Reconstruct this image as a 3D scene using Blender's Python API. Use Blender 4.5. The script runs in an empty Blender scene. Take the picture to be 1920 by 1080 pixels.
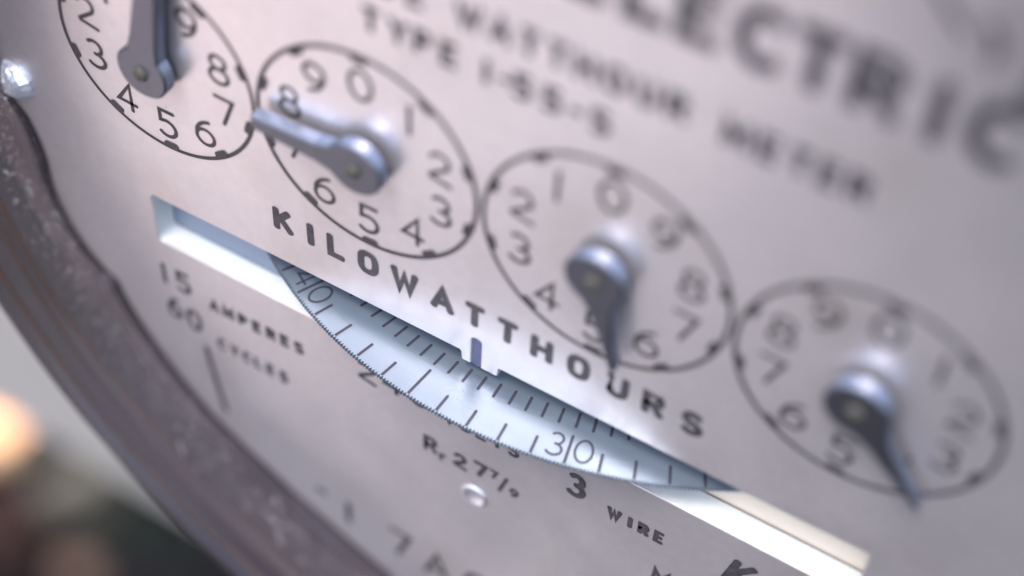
import bpy, bmesh, math, random
from mathutils import Vector, Matrix
random.seed(7)
R = math.radians
S = 0.001                       # everything below is written in millimetres

# ------------------------------------------------------------------ frame of the meter
# meter coordinates: x right, y up, z out of the nameplate towards the viewer
HEIGHT = 1.5
def W(x, y, z):
    return (x * S, -z * S, y * S + HEIGHT)

scene = bpy.context.scene
col = scene.collection

# ------------------------------------------------------------------ camera
F_PX = 3067.34
CR = [(0.8578987, 0.0429358, -0.5120218), (-0.4171756, 0.6399425, -0.6453201), (0.2999572, 0.7672223, 0.5669177)]
CAM_POS = (33.58066, 58.78985, 46.83652)
cam_data = bpy.data.cameras.new("camera")
cam_data.sensor_width = 36
cam_data.lens = F_PX / 1920 * 36
cam_data.clip_start = 0.005
cam_data.clip_end = 200
cam_data.dof.use_dof = True
cam_data.dof.focus_distance = 0.0905
cam_data.dof.aperture_fstop = 14.6
cam = bpy.data.objects.new("camera", cam_data)
col.objects.link(cam)
def wv(v): return Vector((v[0], -v[2], v[1]))
r_, u_, b_ = [wv(v).normalized() for v in CR]
m = Matrix((r_, u_, b_)).transposed().to_4x4()
m.translation = Vector(W(*CAM_POS))
cam.matrix_world = m
scene.camera = cam

# ------------------------------------------------------------------ light
SUN = Vector((-0.08, 0.90, 0.36)).normalized()       # towards the sun, meter coordinates
sw = wv(SUN)
sun_el = math.asin(sw.z); sun_rot = math.atan2(sw.x, sw.y)
world = bpy.data.worlds.new("World"); scene.world = world
world.use_nodes = True
nt = world.node_tree; nt.nodes.clear()
sky = nt.nodes.new("ShaderNodeTexSky"); sky.sky_type = 'NISHITA'; sky.sun_disc = False
sky.sun_elevation = sun_el; sky.sun_rotation = sun_rot
sky.air_density = 1.0; sky.dust_density = 3.0; sky.ozone_density = 1.0
bg = nt.nodes.new("ShaderNodeBackground"); bg.inputs[1].default_value = 0.15
wo = nt.nodes.new("ShaderNodeOutputWorld")
nt.links.new(sky.outputs[0], bg.inputs[0]); nt.links.new(bg.outputs[0], wo.inputs[0])
sd = bpy.data.lights.new("sun", 'SUN'); sd.energy = 0.55; sd.angle = R(16); sd.color = (1.0, 0.95, 0.9)
so = bpy.data.objects.new("sun", sd); col.objects.link(so)
so.rotation_euler = sw.to_track_quat('Z', 'Y').to_euler()
so.location = (0, -1, 3)
scene.view_settings.view_transform = 'Standard'
scene.view_settings.look = 'None'
scene.view_settings.exposure = 1.86
scene.view_settings.gamma = 1.0
try: scene.view_settings.use_curve_mapping = False
except Exception: pass
try:
    scene.cycles.use_denoising = True
    scene.cycles.max_bounces = 8
    scene.cycles.glossy_bounces = 6
    scene.cycles.caustics_reflective = True
    scene.cycles.blur_glossy = 0.3
except Exception: pass

# ------------------------------------------------------------------ materials
def mat(name, color, rough=0.5, metal=0.0, noise=0.0, nscale=300.0, bump=0.0, bscale=600.0, stretch=(1, 1, 1),
        spec=0.5, rough_var=0.0, coat=0.0):
    """procedural material; colour varies by +-noise, object coordinates in metres"""
    mt = bpy.data.materials.new(name); mt.use_nodes = True
    n = mt.node_tree.nodes; l = mt.node_tree.links
    p = n["Principled BSDF"]
    p.inputs["Base Color"].default_value = (*color, 1)
    p.inputs["Roughness"].default_value = rough
    p.inputs["Metallic"].default_value = metal
    p.inputs["Specular IOR Level"].default_value = spec
    p.inputs["Coat Weight"].default_value = coat
    tc = n.new("ShaderNodeTexCoord"); mp = n.new("ShaderNodeMapping")
    mp.inputs["Scale"].default_value = stretch
    l.new(tc.outputs["Object"], mp.inputs[0])
    if noise > 0 or rough_var > 0:
        tx = n.new("ShaderNodeTexNoise"); tx.inputs["Scale"].default_value = nscale; tx.inputs["Detail"].default_value = 5
        l.new(mp.outputs[0], tx.inputs["Vector"])
        if noise > 0:
            mr = n.new("ShaderNodeMapRange")
            mr.inputs[1].default_value = 0.3; mr.inputs[2].default_value = 0.7
            mr.inputs[3].default_value = 1 - noise; mr.inputs[4].default_value = 1 + noise
            l.new(tx.outputs["Fac"], mr.inputs[0])
            hs = n.new("ShaderNodeHueSaturation"); hs.inputs["Color"].default_value = (*color, 1)
            l.new(mr.outputs[0], hs.inputs["Value"]); l.new(hs.outputs[0], p.inputs["Base Color"])
        if rough_var > 0:
            mr = n.new("ShaderNodeMapRange")
            mr.inputs[1].default_value = 0.3; mr.inputs[2].default_value = 0.7
            mr.inputs[3].default_value = max(0, rough - rough_var); mr.inputs[4].default_value = rough + rough_var
            l.new(tx.outputs["Fac"], mr.inputs[0]); l.new(mr.outputs[0], p.inputs["Roughness"])
    if bump > 0:
        t2 = n.new("ShaderNodeTexNoise"); t2.inputs["Scale"].default_value = bscale; t2.inputs["Detail"].default_value = 3
        l.new(mp.outputs[0], t2.inputs["Vector"])
        bp = n.new("ShaderNodeBump"); bp.inputs["Strength"].default_value = bump; bp.inputs["Distance"].default_value = 0.0001
        l.new(t2.outputs["Fac"], bp.inputs["Height"]); l.new(bp.outputs[0], p.inputs["Normal"])
    return mt

M = {}
M['plate'] = mat("satin_nameplate", (0.555, 0.517, 0.532), 0.34, 0.72, noise=0.035, nscale=1400, bump=0.10, bscale=5000)
def wear(mt, base_rough):
    n = mt.node_tree.nodes; l = mt.node_tree.links; p = n["Principled BSDF"]
    tc = n.new("ShaderNodeTexCoord")
    t = n.new("ShaderNodeTexNoise"); t.inputs["Scale"].default_value = 75; t.inputs["Detail"].default_value = 7; t.inputs["Roughness"].default_value = .65
    l.new(tc.outputs["Object"], t.inputs["Vector"])
    mr = n.new("ShaderNodeMapRange"); mr.inputs[1].default_value = .35; mr.inputs[2].default_value = .68
    mr.inputs[3].default_value = base_rough - .05; mr.inputs[4].default_value = base_rough + .07
    l.new(t.outputs["Fac"], mr.inputs[0]); l.new(mr.outputs[0], p.inputs["Roughness"])
    # faint brownish ageing patches
    t2 = n.new("ShaderNodeTexNoise"); t2.inputs["Scale"].default_value = 130; t2.inputs["Detail"].default_value = 8
    l.new(tc.outputs["Object"], t2.inputs["Vector"])
    m2 = n.new("ShaderNodeMapRange"); m2.inputs[1].default_value = .52; m2.inputs[2].default_value = .8; m2.inputs[3].default_value = 0; m2.inputs[4].default_value = .55
    l.new(t2.outputs["Fac"], m2.inputs[0])
    mx = n.new("ShaderNodeMix"); mx.data_type = 'RGBA'
    src = p.inputs["Base Color"].links[0].from_socket
    l.new(m2.outputs[0], mx.inputs[0]); l.new(src, mx.inputs[6]); mx.inputs[7].default_value = (0.42, 0.37, 0.34, 1)
    l.new(mx.outputs[2], p.inputs["Base Color"])
wear(M['plate'], .34)
M['edge'] = mat("lit_slot_edge", (0.47, 0.50, 0.50), 0.45, 0.0, noise=0.03, nscale=900)  # pale matt copy of the plate metal, standing in for the sunlit slot lip
M['ink'] = mat("printed_ink", (0.032, 0.028, 0.034), 0.5, 0, noise=0.5, nscale=1700, bump=0.2, bscale=6000)
M['fine_ink'] = mat("fine_printed_ink", (0.03, 0.024, 0.026), 0.55, 0, noise=0.2, nscale=2500)
M['etched'] = mat("etched_mark", (0.024, 0.024, 0.042), 0.5, 0, noise=0.1)
M['disk'] = mat("polished_aluminium", (0.225, 0.28, 0.345), 0.32, 0.68, noise=0.02, nscale=400, bump=0.05, bscale=2500, rough_var=0.05)
M['disk_side'] = mat("disk_rim_metal", (0.75, 0.76, 0.80), 0.35, 1.0)
M['pointer'] = mat("grey_pointer_metal", (0.145, 0.155, 0.19), 0.42, 1.0, noise=0.05, nscale=3000, bump=0.1, bscale=7000)  # pointer faces: darker copy, the dim reflection put into the colour
M['index'] = mat("index_notch_fill", (0.05, 0.055, 0.12), 0.5, 0, noise=0.08)  # dark blue-grey fill laid in the index notch
M['pointer_lit'] = mat("lit_pointer_edge", (0.38, 0.43, 0.54), 0.38, 1.0, noise=0.05, nscale=2500)  # lighter copy of the pointer metal: skylight on the side walls as colour
M['brass'] = mat("brass_pin", (0.05, 0.048, 0.037), 0.7, 0.1, noise=0.2, nscale=4000, bump=0.4, bscale=5000)
M['cream'] = mat("cream_backing", (0.58, 0.50, 0.41), 0.6, 0, noise=0.02)
M['bluegrey'] = mat("blue_grey_backing", (0.20, 0.235, 0.31), 0.45, 0.3, noise=0.04)
M['inner'] = mat("inner_frame", (0.24, 0.26, 0.32), 0.6, 0.1, noise=0.1)
M['chrome'] = mat("bright_screw", (0.92, 0.94, 1.0), 0.32, 0.75, bump=0.9, bscale=1500)
M['rivet'] = mat("worn_rivet", (0.72, 0.72, 0.78), 0.38, 0.9, bump=0.2, bscale=3000)
M['box'] = mat("grey_painted_steel", (0.235, 0.225, 0.215), 0.5, 0.0, noise=0.06, nscale=40)
M['dust'] = mat("pale_dust", (0.75, 0.72, 0.70), 0.6)
M['grit'] = mat("dark_grit", (0.05, 0.045, 0.045), 0.8)
M['post'] = mat("weathered_post", (0.16, 0.13, 0.10), 0.8, 0, noise=0.3, nscale=30)
M['base'] = mat("black_meter_base", (0.03, 0.028, 0.03), 0.5, 0, noise=0.2, nscale=200)

def turned(mt):
    n = mt.node_tree.nodes; l = mt.node_tree.links; p = n["Principled BSDF"]
    tc = n.new("ShaderNodeTexCoord"); vm = n.new("ShaderNodeVectorMath"); vm.operation = 'SUBTRACT'
    l.new(tc.outputs["Object"], vm.inputs[0]); vm.inputs[1].default_value = (7.2 * S, 25.15 * S, 0)
    mp = n.new("ShaderNodeMapping"); mp.inputs["Scale"].default_value = (1, 1, 0)
    l.new(vm.outputs[0], mp.inputs[0])
    ln = n.new("ShaderNodeVectorMath"); ln.operation = 'LENGTH'; l.new(mp.outputs[0], ln.inputs[0])
    t = n.new("ShaderNodeTexNoise"); t.noise_dimensions = '1D'; t.inputs["Scale"].default_value = 9000; t.inputs["Detail"].default_value = 4
    l.new(ln.outputs["Value"], t.inputs["W"])
    b = n.new("ShaderNodeBump"); b.inputs["Strength"].default_value = .22; b.inputs["Distance"].default_value = .00003
    l.new(t.outputs["Fac"], b.inputs["Height"]); l.new(b.outputs[0], p.inputs["Normal"])
turned(M['disk'])

# the clear side of the cover: dusty moulded glass, see-through where it is clean
def glass_mat(name, tint, clear=0.30):
    g = bpy.data.materials.new(name); g.use_nodes = True
    n = g.node_tree.nodes; l = g.node_tree.links
    p = n["Principled BSDF"]
    tc = n.new("ShaderNodeTexCoord"); sx = n.new("ShaderNodeSeparateXYZ")
    l.new(tc.outputs["Object"], sx.inputs[0])
    # faint mould lines run round the wall: noise stretched along the circumference
    ax = n.new("ShaderNodeMath"); ax.operation = 'ARCTAN2'
    l.new(sx.outputs["Z"], ax.inputs[0]); l.new(sx.outputs["X"], ax.inputs[1])
    cb = n.new("ShaderNodeCombineXYZ")
    k1 = n.new("ShaderNodeMath"); k1.operation = 'MULTIPLY'; k1.inputs[1].default_value = 2.2
    k2 = n.new("ShaderNodeMath"); k2.operation = 'MULTIPLY'; k2.inputs[1].default_value = 900
    l.new(ax.outputs[0], k1.inputs[0]); l.new(sx.outputs["Y"], k2.inputs[0])
    l.new(k1.outputs[0], cb.inputs[0]); l.new(k2.outputs[0], cb.inputs[1])
    tx = n.new("ShaderNodeTexNoise"); tx.inputs["Scale"].default_value = 1.6; tx.inputs["Detail"].default_value = 6
    tx.inputs["Roughness"].default_value = 0.6
    l.new(cb.outputs[0], tx.inputs["Vector"])
    cr = n.new("ShaderNodeValToRGB")
    e = cr.color_ramp.elements
    e[0].position = 0.32; e[0].color = (tint[0] * 0.75, tint[1] * 0.73, tint[2] * 0.78, 1)
    e[1].position = 0.70; e[1].color = (tint[0] * 1.3, tint[1] * 1.2, tint[2] * 1.2, 1)
    l.new(tx.outputs["Fac"], cr.inputs[0]); l.new(cr.outputs[0], p.inputs["Base Color"])
    p.inputs["Roughness"].default_value = 0.22
    p.inputs["Coat Weight"].default_value = 0.25; p.inputs["Coat Roughness"].default_value = 0.12
    bp = n.new("ShaderNodeBump"); bp.inputs["Strength"].default_value = 0.14; bp.inputs["Distance"].default_value = 0.0003
    l.new(tx.outputs["Fac"], bp.inputs["Height"]); l.new(bp.outputs[0], p.inputs["Normal"])
    tr = n.new("ShaderNodeBsdfTransparent"); tr.inputs[0].default_value = (0.85, 0.82, 0.83, 1)
    mx = n.new("ShaderNodeMixShader"); mx.inputs[0].default_value = clear
    out = n["Material Output"]
    l.new(p.outputs[0], mx.inputs[1]); l.new(tr.outputs[0], mx.inputs[2]); l.new(mx.outputs[0], out.inputs[0])
    return g
M['glass'] = glass_mat("dusty_glass", (0.030, 0.024, 0.031), 0.40)
M['glass_bead'] = glass_mat("glass_bead", (0.085, 0.055, 0.042), 0.25)

def clear_glass(name):
    g = bpy.data.materials.new(name); g.use_nodes = True
    n = g.node_tree.nodes; l = g.node_tree.links; n.clear()
    tr = n.new("ShaderNodeBsdfTransparent"); tr.inputs[0].default_value = (0.93, 0.96, 0.96, 1)
    gl = n.new("ShaderNodeBsdfGlossy"); gl.inputs["Roughness"].default_value = 0.03
    fr = n.new("ShaderNodeFresnel"); fr.inputs[0].default_value = 1.5
    mx = n.new("ShaderNodeMixShader"); out = n.new("ShaderNodeOutputMaterial")
    l.new(fr.outputs[0], mx.inputs[0]); l.new(tr.outputs[0], mx.inputs[1]); l.new(gl.outputs[0], mx.inputs[2]); l.new(mx.outputs[0], out.inputs[0])
    return g
M['clear_glass'] = clear_glass("clear_glass")

# ------------------------------------------------------------------ object helpers
def link(o, parent=None):
    col.objects.link(o)
    if parent is not None: o.parent = parent
    return o
def empty(name, label=None, cat=None, group=None, loc=(0, 0, 0)):
    o = bpy.data.objects.new(name, None); o.empty_display_size = 0.01
    o.location = loc
    if label: o['label'] = label
    if cat: o['category'] = cat
    if group: o['group'] = group
    return link(o)
def mesh(name, verts, faces, material, parent=None, smooth=False, world=True):
    """verts in meter mm coordinates -> object whose origin is the plate origin"""
    me = bpy.data.meshes.new(name)
    me.from_pydata([(v[0] * S, -v[2] * S, v[1] * S) for v in verts], [], faces)
    me.materials.append(material)
    if smooth:
        for p in me.polygons: p.use_smooth = True
    me.update()
    o = bpy.data.objects.new(name, me)
    link(o, parent)
    if parent is None: o.location = (0, 0, HEIGHT)
    return o
def fix_normals(o):
    bm = bmesh.new(); bm.from_mesh(o.data)
    bmesh.ops.recalc_face_normals(bm, faces=bm.faces); bm.to_mesh(o.data); bm.free()
def tag(o, label=None, cat=None, group=None, kind=None):
    if label: o['label'] = label
    if cat: o['category'] = cat
    if group: o['group'] = group
    if kind: o['kind'] = kind
    return o

# ------------------------------------------------------------------ stroke lettering
def arc(cx, cy, rx, ry, a0, a1, n=14):
    return [(cx + rx * math.cos(R(a0 + (a1 - a0) * i / n)), cy + ry * math.sin(R(a0 + (a1 - a0) * i / n))) for i in range(n + 1)]
def ell(cx, cy, rx, ry, n=26):
    return ('c', [(cx + rx * math.cos(2 * math.pi * i / n), cy + ry * math.sin(2 * math.pi * i / n)) for i in range(n)])
def sell(cx, cy, rx, ry, n=28, e=0.72):
    """squarish oval of the bold capitals"""
    pts = []
    for i in range(n):
        t = 2 * math.pi * i / n; c, s = math.cos(t), math.sin(t)
        pts.append((cx + rx * math.copysign(abs(c) ** e, c), cy + ry * math.copysign(abs(s) ** e, s)))
    return ('c', pts)
G = {   # glyph: (width, strokes); unit height
 '0': (.68, [ell(.34, .5, .34, .5)]),
 '1': (.30, [[(.15, 0), (.15, 1)]]),
 '2': (.66, [arc(.30, .72, .28, .28, 155, -40, 14)[0:] + [(.03, .17), (.05, .10), (.66, -.02)]]),
 '3': (.62, [arc(.28, .75, .26, .25, 140, -85, 12) , arc(.28, .26, .32, .26, 92, -145, 14)]),
 '4': (.66, [[(.47, -.02), (.47, 1), (.0, .30), (.66, .26)]]),
 '5': (.64, [[(.58, 1), (.08, 1), (.07, .58)] + arc(.27, .31, .33, .31, 118, -140, 16)]),
 '6': (.66, [ell(.33, .30, .31, .30), arc(.62, .34, .60, .62, 100, 170, 10)]),
 '7': (.62, [[(.0, 1), (.62, .98), (.24, 0)]]),
 '8': (.64, [ell(.32, .765, .25, .235), ell(.32, .265, .31, .265)]),
 '9': (.66, [ell(.33, .70, .31, .30), arc(.04, .66, .60, .62, -80, -10, 10)]),
 'A': (.72, [[(0, 0), (.36, 1), (.72, 0)], [(.16, .33), (.56, .33)]]),
 'B': (.60, [[(.0, 0), (0, 1), (.34, 1)] + arc(.34, .76, .22, .24, 90, -90, 8) + [(0.1, .52)], [(.0, .0), (.36, .0)] + arc(.36, .26, .24, .26, -90, 90, 8)]),
 'C': (.62, [arc(.34, .5, .34, .5, 50, 310, 18)]),
 'D': (.62, [[(0, 0), (0, 1), (.25, 1)] + arc(.25, .5, .36, .5, 90, -90, 10) + [(0, 0)]]),
 'E': (.52, [[(.52, 1), (0, 1), (0, 0), (.52, 0)], [(.0, .52), (.44, .52)]]),
 'G': (.66, [arc(.34, .5, .34, .5, 50, 335, 18) + [(.66, .45), (.42, .45)]]),
 'H': (.62, [[(0, 0), (0, 1)], [(.62, 0), (.62, 1)], [(0, .5), (.62, .5)]]),
 'I': (.14, [[(.07, 0), (.07, 1)]]),
 'K': (.62, [[(0, 0), (0, 1)], [(.56, 1), (.04, .42)], [(.2, .58), (.64, 0)]]),
 'L': (.52, [[(0, 1), (0, 0), (.52, 0)]]),
 'M': (.78, [[(0, 0), (0, 1), (.39, .25), (.78, 1), (.78, 0)]]),
 'N': (.62, [[(0, 0), (0, 1), (.62, 0), (.62, 1)]]),
 'O': (.64, [sell(.32, .5, .32, .5)]),
 'P': (.56, [[(0, 0), (0, 1), (.30, 1)] + arc(.30, .74, .26, .26, 90, -90, 8) + [(.0, .48)]]),
 'R': (.60, [[(0, 0), (0, 1), (.32, 1)] + arc(.32, .75, .25, .25, 90, -90, 8) + [(.0, .5)], [(.28, .5), (.60, 0)]]),
 'S': (.58, [arc(.29, .75, .27, .25, 35, 262, 12) + arc(.29, .25, .29, .25, 85, -150, 12)]),
 'T': (.62, [[(0, 1), (.62, 1)], [(.31, 1), (.31, 0)]]),
 'U': (.60, [[(0, 1), (0, .3)] + arc(.30, .3, .30, .3, 180, 360, 10) + [(.60, 1)]]),
 'V': (.70, [[(0, 1), (.35, 0), (.70, 1)]]),
 'W': (.92, [[(0, 1), (.24, 0), (.46, .78), (.68, 0), (.92, 1)]]),
 'Y': (.64, [[(0, 1), (.32, .48), (.64, 1)], [(.32, .5), (.32, 0)]]),
 '-': (.34, [[(0, .48), (.34, .48)]]),
 '/': (.36, [[(0, -.05), (.36, 1.05)]]),
 'r': (.36, [[(0, 0), (0, .55)], [(0, .38)] + arc(.2, .36, .2, .19, 160, 60, 5)]),
 'h': (.42, [[(0, 0), (0, .9)], [(0, .35)] + arc(.21, .33, .21, .2, 170, 0, 8) + [(.42, 0)]]),
}
LAYER = [0]
def ribbon(V, Fc, pts, w, closed, place, z0):
    """flat stroke of width w following pts (2D, already in mm); mitred corners and round ends"""
    LAYER[0] = (LAYER[0] + 1) % 5
    z = z0 + 0.0025 * LAYER[0]
    P = [Vector(p) for p in pts]
    Q = [P[0]]
    for p in P[1:]:
        if (p - Q[-1]).length > 1e-4: Q.append(p)
    P = Q; n = len(P); h = w / 2
    L, Rr = [], []
    for i in range(n):
        if closed: a, b, c = P[i - 1], P[i], P[(i + 1) % n]
        else: a, b, c = P[max(i - 1, 0)], P[i], P[min(i + 1, n - 1)]
        d1 = (b - a); d2 = (c - b)
        if d1.length < 1e-9: d1 = d2
        if d2.length < 1e-9: d2 = d1
        d1 = d1.normalized(); d2 = d2.normalized()
        t = (d1 + d2)
        if t.length < 1e-3: t = Vector((-d1.y, d1.x))
        t.normalize(); nn = Vector((-t.y, t.x))
        k = max(0.42, nn.dot(Vector((-d1.y, d1.x))))
        L.append(b + nn * h / k); Rr.append(b - nn * h / k)
    base = len(V)
    for a, b in zip(L, Rr):
        V.append((*place(a), z)); V.append((*place(b), z))
    m_ = n if closed else n - 1
    for i in range(m_):
        j = (i + 1) % n
        Fc.append((base + 2 * i + 1, base + 2 * j + 1, base + 2 * j, base + 2 * i))
    if not closed:
        for idx, q in ((0, 1), (n - 1, n - 2)):
            d = (P[idx] - P[q]).normalized(); nn = Vector((-d.y, d.x))
            ctr = P[idx]; ids = []
            for s in range(7):
                an = math.pi * s / 6
                v = ctr + nn * h * math.cos(an) + d * h * math.sin(an) * 0.75
                ids.append(len(V)); V.append((*place(v), z))
            Fc.append(tuple(reversed(ids)))
def glyph(V, Fc, ch, cx, cy, h, w, z0, sx=1.0, rot=0.0, slant=0.0, jit=0.0):
    """one character centred on cx, cy"""
    gw, strokes = G[ch]
    ca, sa = math.cos(rot), math.sin(rot)
    hh = h - w
    def place(v): return (cx + ca * v.x - sa * v.y, cy + sa * v.x + ca * v.y)
    for s in strokes:
        closed = isinstance(s, tuple); pts = s[1] if closed else s
        q = [((x - gw / 2) * hh * sx + slant * (y - .5) * hh, (y - .5) * hh) for x, y in pts]
        if jit: q = [(x + random.uniform(-jit, jit), y + random.uniform(-jit, jit)) for x, y in q]
        ribbon(V, Fc, q, w, closed, place, z0)

# ------------------------------------------------------------------ the meter
meter = empty("electricity_meter", "silver electricity meter face with four pointer dials above a graduated disk in a slot", "electricity meter", loc=(0, 0, HEIGHT))

# nameplate: round sheet with the disk slot, index tab and index notch cut into it
SL, SR, ST, SB = -15.4, 29.95, -11.75, -15.80
def round_corner(cx, cy, r, a0, a1, n=5): return arc(cx, cy, r, r, a0, a1, n)
slot = []
slot += round_corner(SL + .35, SB + .35, .35, 180, 270)
slot += [(x, SB) for x in range(-12, 29, 4)]
slot += round_corner(SR - .12, SB + .12, .12, 270, 360)
slot += round_corner(SR - .12, ST - .12 + .1, .12, 0, 90)
slot += [(26, ST + .02), (20, ST), (12, ST), (8.42, ST)]
slot += [(8.30, ST - .04), (8.24, -12.42), (8.16, -12.50)]                          # right side of the tab
slot += [(7.24, -12.50), (7.17, -12.44)]
slot += [(7.17, -10.35)] + arc(6.86, -10.35, .31, .22, 0, 180, 8)[1:-1] + [(6.55, -10.35)]   # index notch
slot += [(6.55, -12.44), (6.50, -12.50), (6.02, -12.50), (5.94, -12.42), (5.90, ST - .08), (5.80, ST)]
slot += [(0, ST), (-8, ST - .02), (-14, ST - .1)]
slot += round_corner(SL + .25, ST - .35, .25, 90, 180)
def dedupe(p):
    q = [p[0]]
    for a in p[1:]:
        if math.hypot(a[0] - q[-1][0], a[1] - q[-1][1]) > 1e-3: q.append(a)
    return q
slot = dedupe(slot)
def offset(poly, d):
    """grow a hole outline (anticlockwise) outward by d"""
    n = len(poly); out = []
    for i in range(n):
        a, b, c = Vector(poly[i - 1]), Vector(poly[i]), Vector(poly[(i + 1) % n])
        d1 = (b - a).normalized(); d2 = (c - b).normalized()
        t = (d1 + d2)
        if t.length < 1e-3: t = d1
        t.normalize(); nn = Vector((t.y, -t.x))
        k = max(0.5, nn.dot(Vector((d1.y, -d1.x))))
        out.append(tuple(b + nn * d / k))
    return out
def plate_mesh():
    bm = bmesh.new()
    C = (12.9, -4.7); RP = 41.5
    def loop(pts, z): return [bm.verts.new((p[0], p[1], z)) for p in pts]
    def edges(vs): return [bm.edges.new((vs[i], vs[(i + 1) % len(vs)])) for i in range(len(vs))]
    outer = [(C[0] + RP * math.cos(2 * math.pi * i / 160), C[1] + RP * math.sin(2 * math.pi * i / 160)) for i in range(160)]
    o0 = loop(outer, 0)
    s0 = loop(offset(slot, 0.07), 0); s1 = loop(offset(slot, 0.02), -0.03); s2 = loop(slot, -0.09); s3 = loop(slot, -1.55)
    es = edges(o0) + edges(s0)
    bmesh.ops.triangle_fill(bm, use_beauty=True, use_dissolve=False, edges=es)
    for A, B in ((s0, s1), (s1, s2), (s2, s3)):
        for i in range(len(A)):
            j = (i + 1) % len(A); bm.faces.new((A[i], A[j], B[j], B[i]))
    o1 = loop(outer, -1.55)
    for i in range(160):
        j = (i + 1) % 160; bm.faces.new((o0[j], o0[i], o1[i], o1[j]))
    # drop any triangles that fell inside the slot
    for f in [f for f in bm.faces if abs(f.calc_center_median().z) < 1e-6]:
        c = f.calc_center_median()
        if SL < c.x < SR and SB < c.y < ST - .3 and not (5.9 < c.x < 8.3 and c.y > -12.5): bm.faces.remove(f)
    bmesh.ops.recalc_face_normals(bm, faces=bm.faces)
    V = [tuple(v.co) for v in bm.verts]; bm.verts.index_update()
    Fc = [tuple(v.index for v in f.verts) for f in bm.faces]
    bm.free()
    return V, Fc
V, Fc = plate_mesh()
plate = mesh("nameplate", V, Fc, M['plate'], meter)
fix_normals(plate)
plate.data.materials.append(M['edge'])
for p_ in plate.data.polygons:
    if p_.center.y > 0.0002 and abs(p_.normal.y) < .5: p_.material_index = 1

def lettering(items, h, w, sx=1.0, name="lettering", z=0.012, material=None, jit=0.0, slant=0.0, label=None):
    V, Fc = [], []
    for ch, x, y in items: glyph(V, Fc, ch, x, y, h, w, z, sx, 0, slant, jit)
    o = mesh(name, V, Fc, material or M['ink'], plate)
    if label: o['label'] = label
    return o
def spread(word, x0, x1, y0, y1):
    n = len(word) - 1
    return [(c, x0 + (x1 - x0) * i / n, y0 + (y1 - y0) * i / n) for i, c in enumerate(word) if c != ' ']
# KILOWATTHOURS, letter by letter
kx = [-5.66, -3.82, -2.14, -.05, 2.30, 4.68, 6.70, 8.72, 10.78, 12.98, 15.26, 17.34, 19.53]
lettering([(c, x, -8.26) for c, x in zip("KILOWATTHOURS", kx)], 1.92, .46, 1.0, "main_lettering", jit=.012, label="bold black KILOWATTHOURS above the slot")
tx = [.6, 2.08, 3.4, 4.82, 6.78, 7.75, 8.66, 10.15, 11.38, 12.6]
lettering([(c, x, 9.14) for c, x in zip("TYPEI-55-S", tx)], 1.55, .34, 1.0, "type_lettering", label="blurred TYPE line above the second dial")
wx = [5.82, 7.40, 8.85, 10.25, 11.60, 13.05, 14.56, 15.99]
lettering([(c, x, 11.82) for c, x in zip("WATTHOUR", wx)], 1.6, .36, 1.0, "title_lettering", label="blurred WATTHOUR in the small title row")
lettering([(c, x, 11.70) for c, x in zip("METER", [18.74, 20.21, 21.6, 22.9, 24.2])], 1.6, .38, 1.0, "title_lettering", label="blurred METER in the small title row")
lettering(spread("SINGLE", -12.4, -5.4, 11.6, 11.7) + spread("PHASE", -3.3, 3.0, 11.7, 11.8), 1.6, .34, 1.0, "title_lettering")
ex = [13.95, 16.34, 18.95, 21.30, 23.80, 26.25, 28.5]
lettering([(c, x, 17.0) for c, x in zip("LECTRIC", ex)] + [('E', 11.3, 17.0)], 3.35, .74, 1.0, "maker_lettering", label="big blurred ELECTRIC at the top right")
lettering(spread("GENERAL", -7.8, 7.8, 17, 17), 3.35, .74, 1.0, "maker_lettering")
# faint script strokes above the maker's name, far out of focus
V, Fc = [], []
ribbon(V, Fc, [(24.6, 22.6), (25.4, 21.6), (26.2, 20.9)], .35, False, lambda v: (v.x, v.y), .012)
ribbon(V, Fc, [(27.0, 21.6), (27.5, 20.8), (27.4, 20.2)], .4, False, lambda v: (v.x, v.y), .012)
ribbon(V, Fc, [(29.6, 20.6), (29.3, 18.9)], .9, False, lambda v: (v.x, v.y), .012)
mesh("script_flourish", V, Fc, M['fine_ink'], plate)
# ratings below the slot
lettering([('1', -15.5, -18.98), ('5', -14.0, -18.98)], 2.05, .34, .85, "rating_lettering", label="15 beside AMPERES")
lettering([('6', -15.1, -22.05), ('0', -13.6, -22.35)], 2.15, .34, .74, "rating_lettering", label="60 beside CYCLES")
lettering([(c, x, -19.7 + .04 * i) for i, (c, x) in enumerate(zip("AMPERES", [-11.72, -10.66, -9.55, -8.5, -7.45, -6.42, -5.38]))], 1.15, .31, .9, "rating_lettering", label="small AMPERES")
lettering([(c, x, -23.38) for c, x in zip("CYCLES", [-11.55, -10.58, -9.62, -8.75, -7.80, -6.80])], 1.15, .30, .85, "rating_lettering", label="small CYCLES")
V, Fc = [], []
ribbon(V, Fc, [(-12.95, -24.7), (-12.65, -27.2), (-12.1, -31.0)], .44, False, lambda v: (v.x, v.y), .012)
mesh("rating_lettering", V, Fc, M['ink'], plate)
lettering([('2', -.42, -18.35), ('4', 1.4, -18.1), ('0', 3.2, -18.05)], 2.0, .30, 1.0, "rating_lettering")
lettering(spread("VOLTS", 5.3, 9.6, -18.5, -18.5), 1.3, .28, .9, "rating_lettering")
lettering([('R', 4.03, -22.3)], 1.6, .34, .9, "rating_lettering")
lettering([('r', 4.95, -22.75)], 1.3, .26, 1.0, "rating_lettering")
lettering([('2', 6.12, -22.4), ('7', 7.5, -22.2)], 1.55, .34, .95, "rating_lettering", label="27 in the register ratio")
lettering([('7', 8.42, -21.95), ('9', 9.85, -22.8)], .95, .24, .95, "rating_lettering")
lettering([('/', 9.08, -22.5)], 1.7, .26, .9, "rating_lettering")
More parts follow.
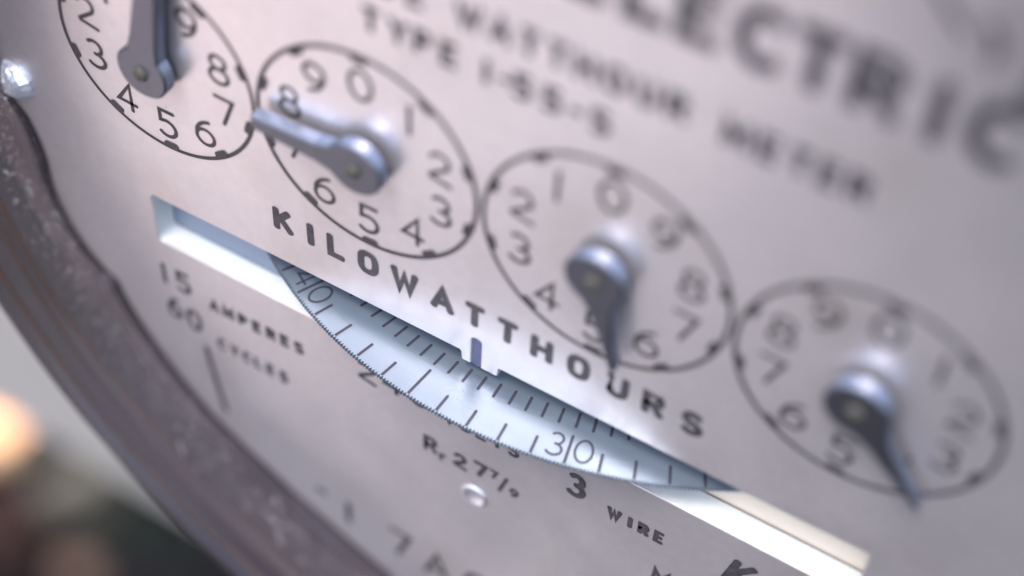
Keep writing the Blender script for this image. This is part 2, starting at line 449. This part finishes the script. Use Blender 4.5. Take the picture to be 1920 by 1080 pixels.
lettering([('3', 13.75, -18.75)], 2.35, .44, .78, "rating_lettering", jit=.01, label="bold 3 under the disk rim")
lettering([(c, x, -19.58) for c, x in zip("WIRE", [16.25, 17.26, 18.12, 19.08])], 1.2, .33, .82, "rating_lettering", jit=.012, label="small bold WIRE")
lettering([('K', 24.0, -19.2), ('h', 25.7, -19.7)], 2.9, .50, .72, "rating_lettering", slant=.22, label="slanted K at the lower edge")
lettering([('M', 19.7, -23.45), ('2', 21.6, -23.45)], 1.6, .36, .9, "rating_lettering")
lettering([('7', 1.7, -35.7), ('A', 4.6, -36.0), ('C', 7.6, -35.8)], 3.1, .42, .9, "rating_lettering")
lettering([('-', -4.6, -34.5), ('I', -2.4, -35.4)], 2.6, .45, .9, "rating_lettering")

# ------------------------------------------------------------------ dials
DIALS = [(-13.262, -0.337, 6.36, -1, 1.83), (0.0, 0.0, 6.564, 1, 1.41), (13.618, 0.176, 6.651, -1, -0.12), (27.088, -0.10, 6.417, 1, -1.33)]
numeral_mesh = {}
for i, (cx, cy, rad, cw, ro) in enumerate(DIALS):
    V, Fc = [], []
    n = 90
    ribbon(V, Fc, [((rad) * math.cos(2 * math.pi * k / n), (rad) * math.sin(2 * math.pi * k / n)) for k in range(n)], .255, True,
           lambda v: (cx + v.x, cy + v.y), .012 + .015 * (i % 2))
    ring = mesh("dial_ring", V, Fc, M['fine_ink'], meter)
    ring['label'] = ["circle of the first dial, cut by the top of the frame", "circle of the second dial, pointer to the left",
                     "circle of the third dial, pointer down", "circle of the fourth dial, furthest right"][i]
    for k in range(10):
        th = math.pi / 2 - cw * k * math.pi / 5 + R(ro)
        V, Fc = [], []
        da = .36 / rad
        pts = [((rad - .2) * math.cos(th + a * da), (rad - .2) * math.sin(th + a * da)) for a in (-.9, 0, .9)]
        ribbon(V, Fc, pts, .48, False, lambda v: (cx + v.x, cy + v.y), .045)
        mesh("tick_mark", V, Fc, M['fine_ink'], ring)
        rr = 4.66 * rad / 6.5
        nx, ny = cx + rr * math.cos(th), cy + rr * math.sin(th) - (0.12 if k in (3, 4, 6, 7) else 0)
        V, Fc = [], []
        glyph(V, Fc, str(k), nx, ny, 2.14, .25, .012, 1.0)
        mesh("numeral", V, Fc, M['fine_ink'], ring)

# ------------------------------------------------------------------ pointers
def teardrop(r, length, neck, tip, ang):
    """outline of hub and arm, hub centred on 0,0, arm along angle"""
    a_n = math.asin(min(.95, neck / 2 / r)) + .32
    pts = []
    n = 30
    for k in range(n + 1):
        t = a_n + (2 * math.pi - 2 * a_n) * k / n
        pts.append((r * math.cos(t), r * math.sin(t)))
    xs = r * 1.45
    low = [(r * math.cos(a_n) * 1.12 + .18, -r * math.sin(a_n) * .80), (xs, -neck / 2), (xs + (length - xs) * .45, -(neck * .45 + tip * .55) / 2), (length - .1, -tip / 2), (length, -tip / 2 + .09)]
    pts += low
    pts += [(x, -y) for x, y in reversed(low)]
    ca, sa = math.cos(ang), math.sin(ang)
    return [(ca * x - sa * y, sa * x + ca * y) for x, y in pts]
def pointer(cx, cy, ang, length, neck, tip, z0=.45, z1=1.2, r=1.62, label=None):
    out = teardrop(r, length, neck, tip, ang)
    n = len(out)
    # bevelled top edge
    ins = offset(out, -.10)
    V = [(cx + x, cy + y, z0) for x, y in out] + [(cx + x, cy + y, z1 - .09) for x, y in out] + [(cx + x, cy + y, z1) for x, y in ins]
    Fc = [(i, (i + 1) % n, n + (i + 1) % n, n + i) for i in range(n)] + [(n + i, n + (i + 1) % n, 2 * n + (i + 1) % n, 2 * n + i) for i in range(n)]
    Fc.append(tuple(range(2 * n, 3 * n))); Fc.append(tuple(reversed(range(0, n))))
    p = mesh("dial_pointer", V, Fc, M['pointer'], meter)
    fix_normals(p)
    p.data.materials.append(M['pointer_lit'])
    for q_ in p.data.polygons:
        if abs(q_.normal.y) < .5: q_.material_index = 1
    if label: p['label'] = label
    # spindle under the hub and pin on top of it
    def cyl(r0, r1, za, zb, name, material, k=20, dome=0):
        V = [(cx + r0 * math.cos(2 * math.pi * i / k), cy + r0 * math.sin(2 * math.pi * i / k), za) for i in range(k)]
        V += [(cx + r1 * math.cos(2 * math.pi * i / k), cy + r1 * math.sin(2 * math.pi * i / k), zb) for i in range(k)]
        V.append((cx, cy, zb + dome))
        F2 = [(i, (i + 1) % k, k + (i + 1) % k, k + i) for i in range(k)] + [(k + i, k + (i + 1) % k, 2 * k) for i in range(k)]
        return mesh(name, V, F2, material, p)
    cyl(.75, .75, 0.0, z0 + .01, "spindle", M['brass'])
    cyl(.50, .34, z1 - .02, z1 + .22, "pin", M['brass'], 14, .1)
    return p
pointer(-13.262, -.337, R(79.0), 7.2, 1.75, 1.35, label="pointer of the first dial, aimed up past the frame")
pointer(0.10, 0.0, R(180.0), 6.3, 1.35, .98, label="bright edged pointer aimed left at the dial join")
pointer(13.70, .176, R(-75.0), 6.15, 1.15, .30, label="pointer aimed down at the letter U")
pointer(27.15, -.1, R(-49.5), 6.25, 1.15, .30, label="pointer aimed down right across the last dial")

# ------------------------------------------------------------------ rotating disk
DC = Vector((7.2, -13.219, -25.15)); RD = 28.50
TX, TZ = -0.01025, -0.00429       # tiny tilt of the disk
def dp(r, deg, up=0.0):
    x = DC.x + r * math.sin(R(deg)); zz = DC.z + r * math.cos(R(deg))
    return (x, DC.y + TX * x + TZ * zz + up, zz)
V, Fc = [], []
TEETH = 94 * 9
NS = TEETH * 2
for k in range(NS):
    V.append(dp(RD - (0.19 if (k // 1) % 2 else 0.0), 360 * k / NS, 0))
for k in range(NS):
    V.append(dp(RD - 0.36, 360 * k / NS, 0.0))
for k in range(NS):
    V.append(dp(RD - (0.19 if (k // 1) % 2 else 0.0), 360 * k / NS, -.28))
for k in range(NS):
    V.append(dp(3, 360 * k / NS, 0.0))
for k in range(NS):
    j = (k + 1) % NS
    Fc.append((k, j, NS + j, NS + k)); Fc.append((NS + k, NS + j, 3 * NS + j, 3 * NS + k)); Fc.append((j, k, 2 * NS + k, 2 * NS + j))
Fc.append(tuple(range(2 * NS, 3 * NS)))
disk = mesh("rotating_disk", V, Fc, M['disk'], meter)
fix_normals(disk)
disk['label'] = "bright aluminium disk with toothed rim and scale"
def disk_strokes(list_of_strokes, name, lab=None, kind=None, material=None):
    V, Fc = [], []
    for pts, w, closed in list_of_strokes:
        ribbon(V, Fc, pts, w, closed, lambda v: (v.x, v.y), 0.0)
    # V holds (u, v, layer) with u across, v = towards the rim; remap on to the disk
    V2 = []
    for u, v, lz in V:
        rr = math.hypot(u, v); deg = math.degrees(math.atan2(u, v))
        V2.append(dp(rr, deg, .008 + lz))
    o = mesh(name, V2, Fc, material or M['etched'], disk)
    if lab: o['label'] = lab
    if kind: o['kind'] = kind
    return o
PH, DPH = -5.544, 3.827
def radial(r0, r1, deg, w):
    s, c = math.sin(R(deg)), math.cos(R(deg))
    return ([(r0 * s, r0 * c), (r1 * s, r1 * c)], w, False)
for k in range(10, 60):
    deg = PH + (35 - k) * DPH
    r0 = 27.2
    if k % 10 == 5: r0 = 26.35
    if k % 10 == 0: r0 = 26.5
    disk_strokes([radial(28.28, r0, deg, .175)], "scale_mark")
inner_marks = []
for k in range(168):
    deg = -20.768 + 2.144 * (k - 60)
    if -60 < deg < 60: disk_strokes([radial(25.9, 24.98, deg, .175)], "inner_scale_mark")
def disk_numeral(ch, deg, r=27.30, h=1.42):
    V, Fc = [], []
    gw, strokes = G[ch]
    a = R(deg); L = []
    for s in strokes:
        closed = isinstance(s, tuple); pts = s[1] if closed else s
        q = []
        for x, y in pts:
            u = (x - gw / 2) * h * .98; v = r - (y - .5) * h        # top of the figure towards the axis
            q.append((u * math.cos(a) + v * math.sin(a), -u * math.sin(a) + v * math.cos(a)))
        L.append((q, .145, closed))
    disk_strokes(L, "disk_numeral")
for k in (20, 30, 40, 50):
    deg = PH + (35 - k) * DPH
    disk_numeral(str(k)[0], deg - 1.55); disk_numeral('0', deg + 1.70)

# things seen through the slot, behind the plate
def box(name, x0, x1, y0, y1, z0, z1, material, parent):
    V = [(x, y, z) for z in (z0, z1) for y in (y0, y1) for x in (x0, x1)]
    Fc = [(0, 2, 3, 1), (4, 5, 7, 6), (0, 1, 5, 4), (2, 6, 7, 3), (1, 3, 7, 5), (0, 4, 6, 2)]
    o = mesh(name, V, Fc, material, parent); fix_normals(o); return o
box("slot_backing", 17.5, 31.5, -17.2, -13.75, -2.4, -1.72, M['cream'], meter)['label'] = "cream strip seen in the right end of the slot"
box("slot_backing", -17.5, -5.0, -17.2, -13.75, -2.6, -1.60, M['bluegrey'], meter)['label'] = "blue grey strip seen in the left end of the slot"
V, Fc = [], []
ribbon(V, Fc, [(6.86, -12.42), (6.86, -10.42)], .60, False, lambda v: (v.x, v.y), -.14)
mk = mesh("index_mark", V, Fc, M['index'], plate); mk['label'] = "blue grey vertical index mark in the slot tab"
box("inner_frame", -24, 40, -20, 14.0, -12, -9, M['inner'], meter)

# screws and rivets on the plate
def dome(name, cx, cy, r, h, material, k=18, rings=5, rough=0.0):
    V, Fc = [(cx, cy, h)], []
    for q in range(1, rings + 1):
        t = q / rings * math.pi / 2
        for i in range(k):
            a = 2 * math.pi * i / k
            rr = r * math.sin(t) * (1 + random.uniform(-rough, rough)); V.append((cx + rr * math.cos(a), cy + rr * math.sin(a), h * math.cos(t) * (1 + random.uniform(-rough, rough))))
    for i in range(k): Fc.append((0, 1 + i, 1 + (i + 1) % k))
    for q in range(rings - 1):
        for i in range(k):
            a = 1 + q * k + i; b = 1 + q * k + (i + 1) % k
            Fc.append((a, a + k, b + k, b))
    o = mesh(name, V, Fc, material, meter); fix_normals(o); return o
dome("plate_screw", -24.6, -7.45, 1.35, .8, M['chrome'], 16, 6, .07)['label'] = "sparkling screw head at the left edge of the nameplate"
# shallow polished dimple under the slot
V, Fc = [], []
prof = [(.95, .004), (.86, .10), (.74, .13), (.62, .08), (.5, .03), (.3, .01), (0.02, .006)]
K = 32
for rr, zz in prof:
    for i in range(K): V.append((7.2 + rr * math.cos(2 * math.pi * i / K), -25.25 + rr * math.sin(2 * math.pi * i / K), zz))
for q in range(len(prof) - 1):
    for i in range(K):
        a = q * K + i; b = q * K + (i + 1) % K
        Fc.append((a, b, b + K, a + K))
rv = mesh("rivet", V, Fc, M['rivet'], meter, smooth=True); rv['label'] = "small shiny rivet in the middle below the slot"
# body of the meter behind the plate
V, Fc = [], []
K = 96
for rr, zz in ((39.5, -1.7), (42.5, -2.0), (44, -6), (46, -12), (46, -54)):
    for i in range(K): V.append((12.9 + rr * math.cos(2 * math.pi * i / K), -4.7 + rr * math.sin(2 * math.pi * i / K), zz))
for q in range(4):
    for i in range(K):
        a = q * K + i; b = q * K + (i + 1) % K
        Fc.append((a, b, b + K, a + K))
mesh("glass_shell", V, Fc, M['clear_glass'], meter, smooth=True)
V, Fc = [], []
for rr, zz in ((60, -55.2), (60, -50), (57, -48), (1, -48)):
    for i in range(K): V.append((12.9 + rr * math.cos(2 * math.pi * i / K), -4.7 + rr * math.sin(2 * math.pi * i / K), zz))
for q in range(3):
    for i in range(K):
        a = q * K + i; b = q * K + (i + 1) % K
        Fc.append((a, b, b + K, a + K))
mesh("meter_base", V, Fc, M['base'], meter)

# ------------------------------------------------------------------ glass cover: side wall and rim
CC = (12.9, -4.7)
edge_tab = [(186.2, 39.3), (187.2, 38.26), (188.3, 37.29), (190.9, 36.91), (193.5, 37.08), (195.0, 37.7), (197.0, 38.4), (199.0, 38.9), (201.5, 38.9), (204.5, 38.4), (207.2, 37.3),
            (208.2, 36.3), (210.2, 36.85), (213.0, 37.35), (217.3, 37.75), (222.3, 38.15), (226.7, 38.31), (230.3, 37.81), (233.9, 37.35), (238.5, 37.33), (242.9, 37.1), (247.5, 37.43), (251.3, 37.83)]
def edge_r(deg):
    deg %= 360
    if deg < edge_tab[0][0] or deg > edge_tab[-1][0]: return 39.0
    for (a, ra), (b, rb) in zip(edge_tab, edge_tab[1:]):
        if a <= deg <= b: return ra + (rb - ra) * (deg - a) / (b - a)
cover = empty("glass_cover", "dusty smoke grey glass cover wall curving across the lower left corner", "glass cover", loc=(CC[0] * S, 0, HEIGHT + CC[1] * S))
def lathe(name, prof, material, parent, k=420, edge=0.0, smooth=True, closed=False):
    V, Fc = [], []
    for qi, (rr, zz) in enumerate(prof):
        wgt = max(0.0, 1 - zz / 0.8) if edge else 0.0
        for i in range(k):
            d = 360 * i / k
            r2 = rr + edge * wgt * .55 * (edge_r(d) - 37.7)
            V.append((r2 * math.cos(R(d)), r2 * math.sin(R(d)), zz))
    n = len(prof)
    for q in range(n if closed else n - 1):
        for i in range(k):
            j = (i + 1) % k; a = q * k; b = ((q + 1) % n) * k
            Fc.append((a + i, a + j, b + j, b + i))
    return mesh(name, V, Fc, material, parent, smooth=smooth)
wall_prof = [(38.9, .05), (37.7, .06), (37.75, .6), (37.9, 1.6), (38.05, 2.7), (38.1, 3.4), (38.0, 3.8), (38.3, 4.3), (38.45, 4.9), (38.4, 5.7), (38.5, 6.45), (38.9, 6.85), (39.5, 6.55), (40.1, 5.9), (40.4, 3), (40.6, -3)]
wall = lathe("cover_wall", wall_prof, M['glass'], cover, edge=1.0)
def bead(name, r, z, rad, material=None):
    return lathe(name, [(r + rad * math.cos(t * math.pi / 5), z + rad * .8 * math.sin(t * math.pi / 5)) for t in range(10)], material or M['glass_bead'], cover, closed=True)
bead("moulded_bead", 37.98, 3.95, .15); bead("moulded_bead", 38.25, 4.55, .12); bead("moulded_bead", 38.33, 5.9, .15)
# dust, lint and scratches on the inside of the wall, thickest near the plate
def on_wall(deg, z):
    w = max(0.0, 1 - z / 0.8)
    r = 37.72 + .1 * min(z, 4) + w * .55 * (edge_r(deg) - 37.7)
    return Vector((r * math.cos(R(deg)), r * math.sin(R(deg)), z))
def dust_object():
    V, Fc = [], []
    def speck(p, s, st=1.0):
        ax = Vector((random.gauss(0, 1), random.gauss(0, 1), random.gauss(0, 1))).normalized()
        b = len(V)
        for dv in ((1, 0, 0), (-1, 0, 0), (0, 1, 0), (0, -1, 0), (0, 0, 1), (0, 0, -1)):
            d = Vector(dv); V.append(tuple(p + d * s * random.uniform(.5, 1.3) + ax * ax.dot(d) * s * (st - 1)))
        for f in ((0, 2, 4), (2, 1, 4), (1, 3, 4), (3, 0, 4), (2, 0, 5), (1, 2, 5), (3, 1, 5), (0, 3, 5)): Fc.append(tuple(b + i for i in f))
    for _ in range(3200):
        d = random.uniform(184, 262); z = abs(random.gauss(0, 1.5)) + .1
        if z > 4.0: continue
        speck(on_wall(d, z), random.uniform(.010, .032) * (1.9 if random.random() < .06 else 1), random.choice((1, 1, 1.8)))
    return V, Fc
V, Fc = dust_object()
mesh("dust_specks", V, Fc, M['dust'], cover)['kind'] = 'stuff'
def fibres():
    V, Fc = [], []
    for _ in range(18):
        d = random.uniform(185, 258); z = random.uniform(.2, 3.6); L = random.uniform(.25, 1.3); w = random.uniform(.010, .018)
        t = random.uniform(-.5, .9); curve = random.uniform(-1.6, 1.6); n = 8
        b = len(V)
        for i in range(n):
            p = on_wall(d, z); p = p * 1.0
            nrm = Vector((-p.x, -p.y, 0)).normalized(); tan = Vector((-p.y, p.x, 0)).normalized()
            dirv = tan * math.cos(t) + Vector((0, 0, 1)) * math.sin(t); side = dirv.cross(nrm)
            c = p + nrm * .02
            V.append(tuple(c + side * w)); V.append(tuple(c - side * w)); V.append(tuple(c + nrm * w))
            st = L / n
            d += math.degrees(math.cos(t) * st / 38); z += math.sin(t) * st; t += curve / n; z = max(.08, z)
        for i in range(n - 1):
            for k in range(3):
                a0 = b + 3 * i + k; a1 = b + 3 * i + (k + 1) % 3
                Fc.append((a0, a1, a1 + 3, a0 + 3))
    return V, Fc
V, Fc = fibres()
mesh("lint_fibres", V, Fc, M['dust'], cover)['kind'] = 'stuff'
# grit lying on the plate next to the wall
def grit(name, n, material, smin, smax):
    V, Fc = [], []
    for _ in range(n):
        a = random.uniform(190, 262); r = 37.6 - abs(random.gauss(0, 2.6)) - .3
        x, y = CC[0] + r * math.cos(R(a)), CC[1] + r * math.sin(R(a)); s = random.uniform(smin, smax); b = len(V)
        for dv in ((1, 0, 0), (-1, 0, 0), (0, 1, 0), (0, -1, 0), (0, 0, 1)):
            V.append((x + dv[0] * s, y + dv[1] * s, .001 + dv[2] * s))
        for f in ((0, 2, 4), (2, 1, 4), (1, 3, 4), (3, 0, 4)): Fc.append(tuple(b + i for i in f))
    o = mesh(name, V, Fc, material, meter); o['kind'] = 'stuff'; return o
grit("plate_dust", 260, M['dust'], .008, .02)
def scatter(name, n, material, smin, smax):
    V, Fc = [], []
    for _ in range(n):
        x, y = random.uniform(-20, 34), random.uniform(-34, 14)
        if SL - .3 < x < SR + .3 and SB - .3 < y < ST + 2: continue
        s_ = random.uniform(smin, smax); b = len(V); t = random.random() * 3
        for q in range(5): V.append((x + s_ * random.uniform(.6, 1.2) * math.cos(q * 1.257 + t), y + s_ * math.sin(q * 1.257 + t), .03))
        V.append((x, y, .03 + s_ * .5))
        for q in range(5): Fc.append((b + q, b + (q + 1) % 5, b + 5))
    o = mesh(name, V, Fc, material, meter); o['kind'] = 'stuff'
scatter("scattered_dust", 90, M['dust'], .012, .035)
scatter("scattered_grit", 60, M['grit'], .012, .04)
grit("plate_grit", 40, M['grit'], .012, .035)

# ------------------------------------------------------------------ what lies behind and below, far out of focus; reflector slabs added in front
bx = empty("meter_box", "pale grey steel meter box behind and below the meter", "meter box", loc=(0, 0, HEIGHT))
box("housing", -150, 160, -178, 170, -150, -55.5, M['box'], bx)
box("bottom_flange", -148, 158, -183, -178.2, -148, -60, M['box'], bx)
def bmw(name, parts_fn, material, parent=None):
    bm = bmesh.new(); parts_fn(bm)
    bmesh.ops.recalc_face_normals(bm, faces=bm.faces)
    me = bpy.data.meshes.new(name); bm.to_mesh(me); bm.free(); me.materials.append(material)
    o = bpy.data.objects.new(name, me); link(o, parent); return o
def add_box(bm, c, s, rz=0, bev=0.0):
    r = bmesh.ops.create_cube(bm, size=1)
    bmesh.ops.scale(bm, vec=s, verts=r['verts'])
    bmesh.ops.rotate(bm, matrix=Matrix.Rotation(rz, 3, 'Z'), verts=r['verts'])
    bmesh.ops.translate(bm, vec=c, verts=r['verts'])
    if bev:
        es = list({e for v in r['verts'] for e in v.link_edges})
        bmesh.ops.bevel(bm, geom=es, offset=bev, segments=2, affect='EDGES')
post = bmw("mounting_post", lambda bm: add_box(bm, (0.02, .2, .84), (.12, .09, 1.68), 0, .008), M['post'])
tag(post, "weathered wooden post that carries the meter box", "post")

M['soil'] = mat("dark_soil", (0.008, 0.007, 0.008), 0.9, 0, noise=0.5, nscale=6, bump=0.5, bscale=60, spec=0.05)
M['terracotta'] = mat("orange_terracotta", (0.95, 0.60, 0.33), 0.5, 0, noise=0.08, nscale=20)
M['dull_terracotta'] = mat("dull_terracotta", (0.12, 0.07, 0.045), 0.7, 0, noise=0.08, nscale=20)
M['sandstone'] = mat("sandstone", (0.10, 0.085, 0.06), 0.8, 0, noise=0.2, nscale=12)
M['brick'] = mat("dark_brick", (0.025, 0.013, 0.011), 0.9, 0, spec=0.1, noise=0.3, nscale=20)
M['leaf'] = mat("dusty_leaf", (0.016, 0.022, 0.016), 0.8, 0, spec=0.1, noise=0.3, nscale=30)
M['slab'] = mat("pale_reflector", (0.58, 0.46, 0.385), 0.8, 0, noise=0.1, nscale=4, bump=0.2, bscale=50)
def ground_fn(bm):
    bmesh.ops.create_grid(bm, x_segments=40, y_segments=40, size=30)
    for v in bm.verts:
        if v.co.length > 3: v.co.z += random.uniform(-.03, .03)
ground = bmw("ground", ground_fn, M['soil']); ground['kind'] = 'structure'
slab = bmw("reflector_slab", lambda bm: add_box(bm, (-2.27, -2.0, .03), (2.9, 3.0, .06), .0, .01), M['slab']); slab['kind'] = 'structure'  # unseen pale slab added where its reflection lightens the nameplate
M['white_reflector'] = mat("whitish_reflector", (0.85, 0.76, 0.68), 0.7, 0, noise=0.06, nscale=9, bump=0.2, bscale=60)
fl = bmw("reflector", lambda bm: add_box(bm, (-.64, -1.62, .035), (.44, .80, .07), .1, .01), M['white_reflector'])  # unseen slab added to mirror a warm bright spot on the plate
tag(fl, "whitish flagstone added out of view to brighten the nameplate", "reflector")
pot = empty("plant_pot", "glowing orange terracotta bowl at the lower left", "pot", loc=(-.945, .588, 0))
def bowl(bm):
    prof = [(.03, 0), (.045, .02), (.052, .05), (.05, .08), (.043, .08), (.02, .03)]
    k = 24; rows = []
    for r, zz in [(a * .92, b * .8) for a, b in prof]: rows.append([bm.verts.new((r * math.cos(2 * math.pi * i / k), r * math.sin(2 * math.pi * i / k), zz)) for i in range(k)])
    for a, b in zip(rows, rows[1:]):
        for i in range(k): bm.faces.new((a[i], a[(i + 1) % k], b[(i + 1) % k], b[i]))
    bm.faces.new(rows[-1])
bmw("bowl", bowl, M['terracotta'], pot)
st = bmw("stone_block", lambda bm: add_box(bm, (-.80, .575, .04), (.034, .10, .08), -.5, .006), M['sandstone'])
tag(st, "upright beige sandstone block beside the orange bowl", "stone")
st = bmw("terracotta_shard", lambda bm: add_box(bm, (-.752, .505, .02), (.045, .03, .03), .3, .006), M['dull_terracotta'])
tag(st, "orange terracotta shard at the bottom edge of the picture", "shard")
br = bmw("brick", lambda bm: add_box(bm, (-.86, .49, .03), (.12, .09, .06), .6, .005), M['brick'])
tag(br, "dark red brick lying in the lower left corner", "brick")
def shrub(bm):
    for _ in range(220):
        c = Vector((-.70, .60, .05)) + Vector((random.gauss(0, .035), random.gauss(0, .035), abs(random.gauss(0, .03))))
        a = Vector((random.gauss(0, 1), random.gauss(0, 1), random.gauss(0, .6))).normalized() * .012
        b = a.orthogonal().normalized() * .005
        vs = [bm.verts.new(c - a), bm.verts.new(c + b), bm.verts.new(c + a), bm.verts.new(c - b)]
        bm.faces.new(vs)
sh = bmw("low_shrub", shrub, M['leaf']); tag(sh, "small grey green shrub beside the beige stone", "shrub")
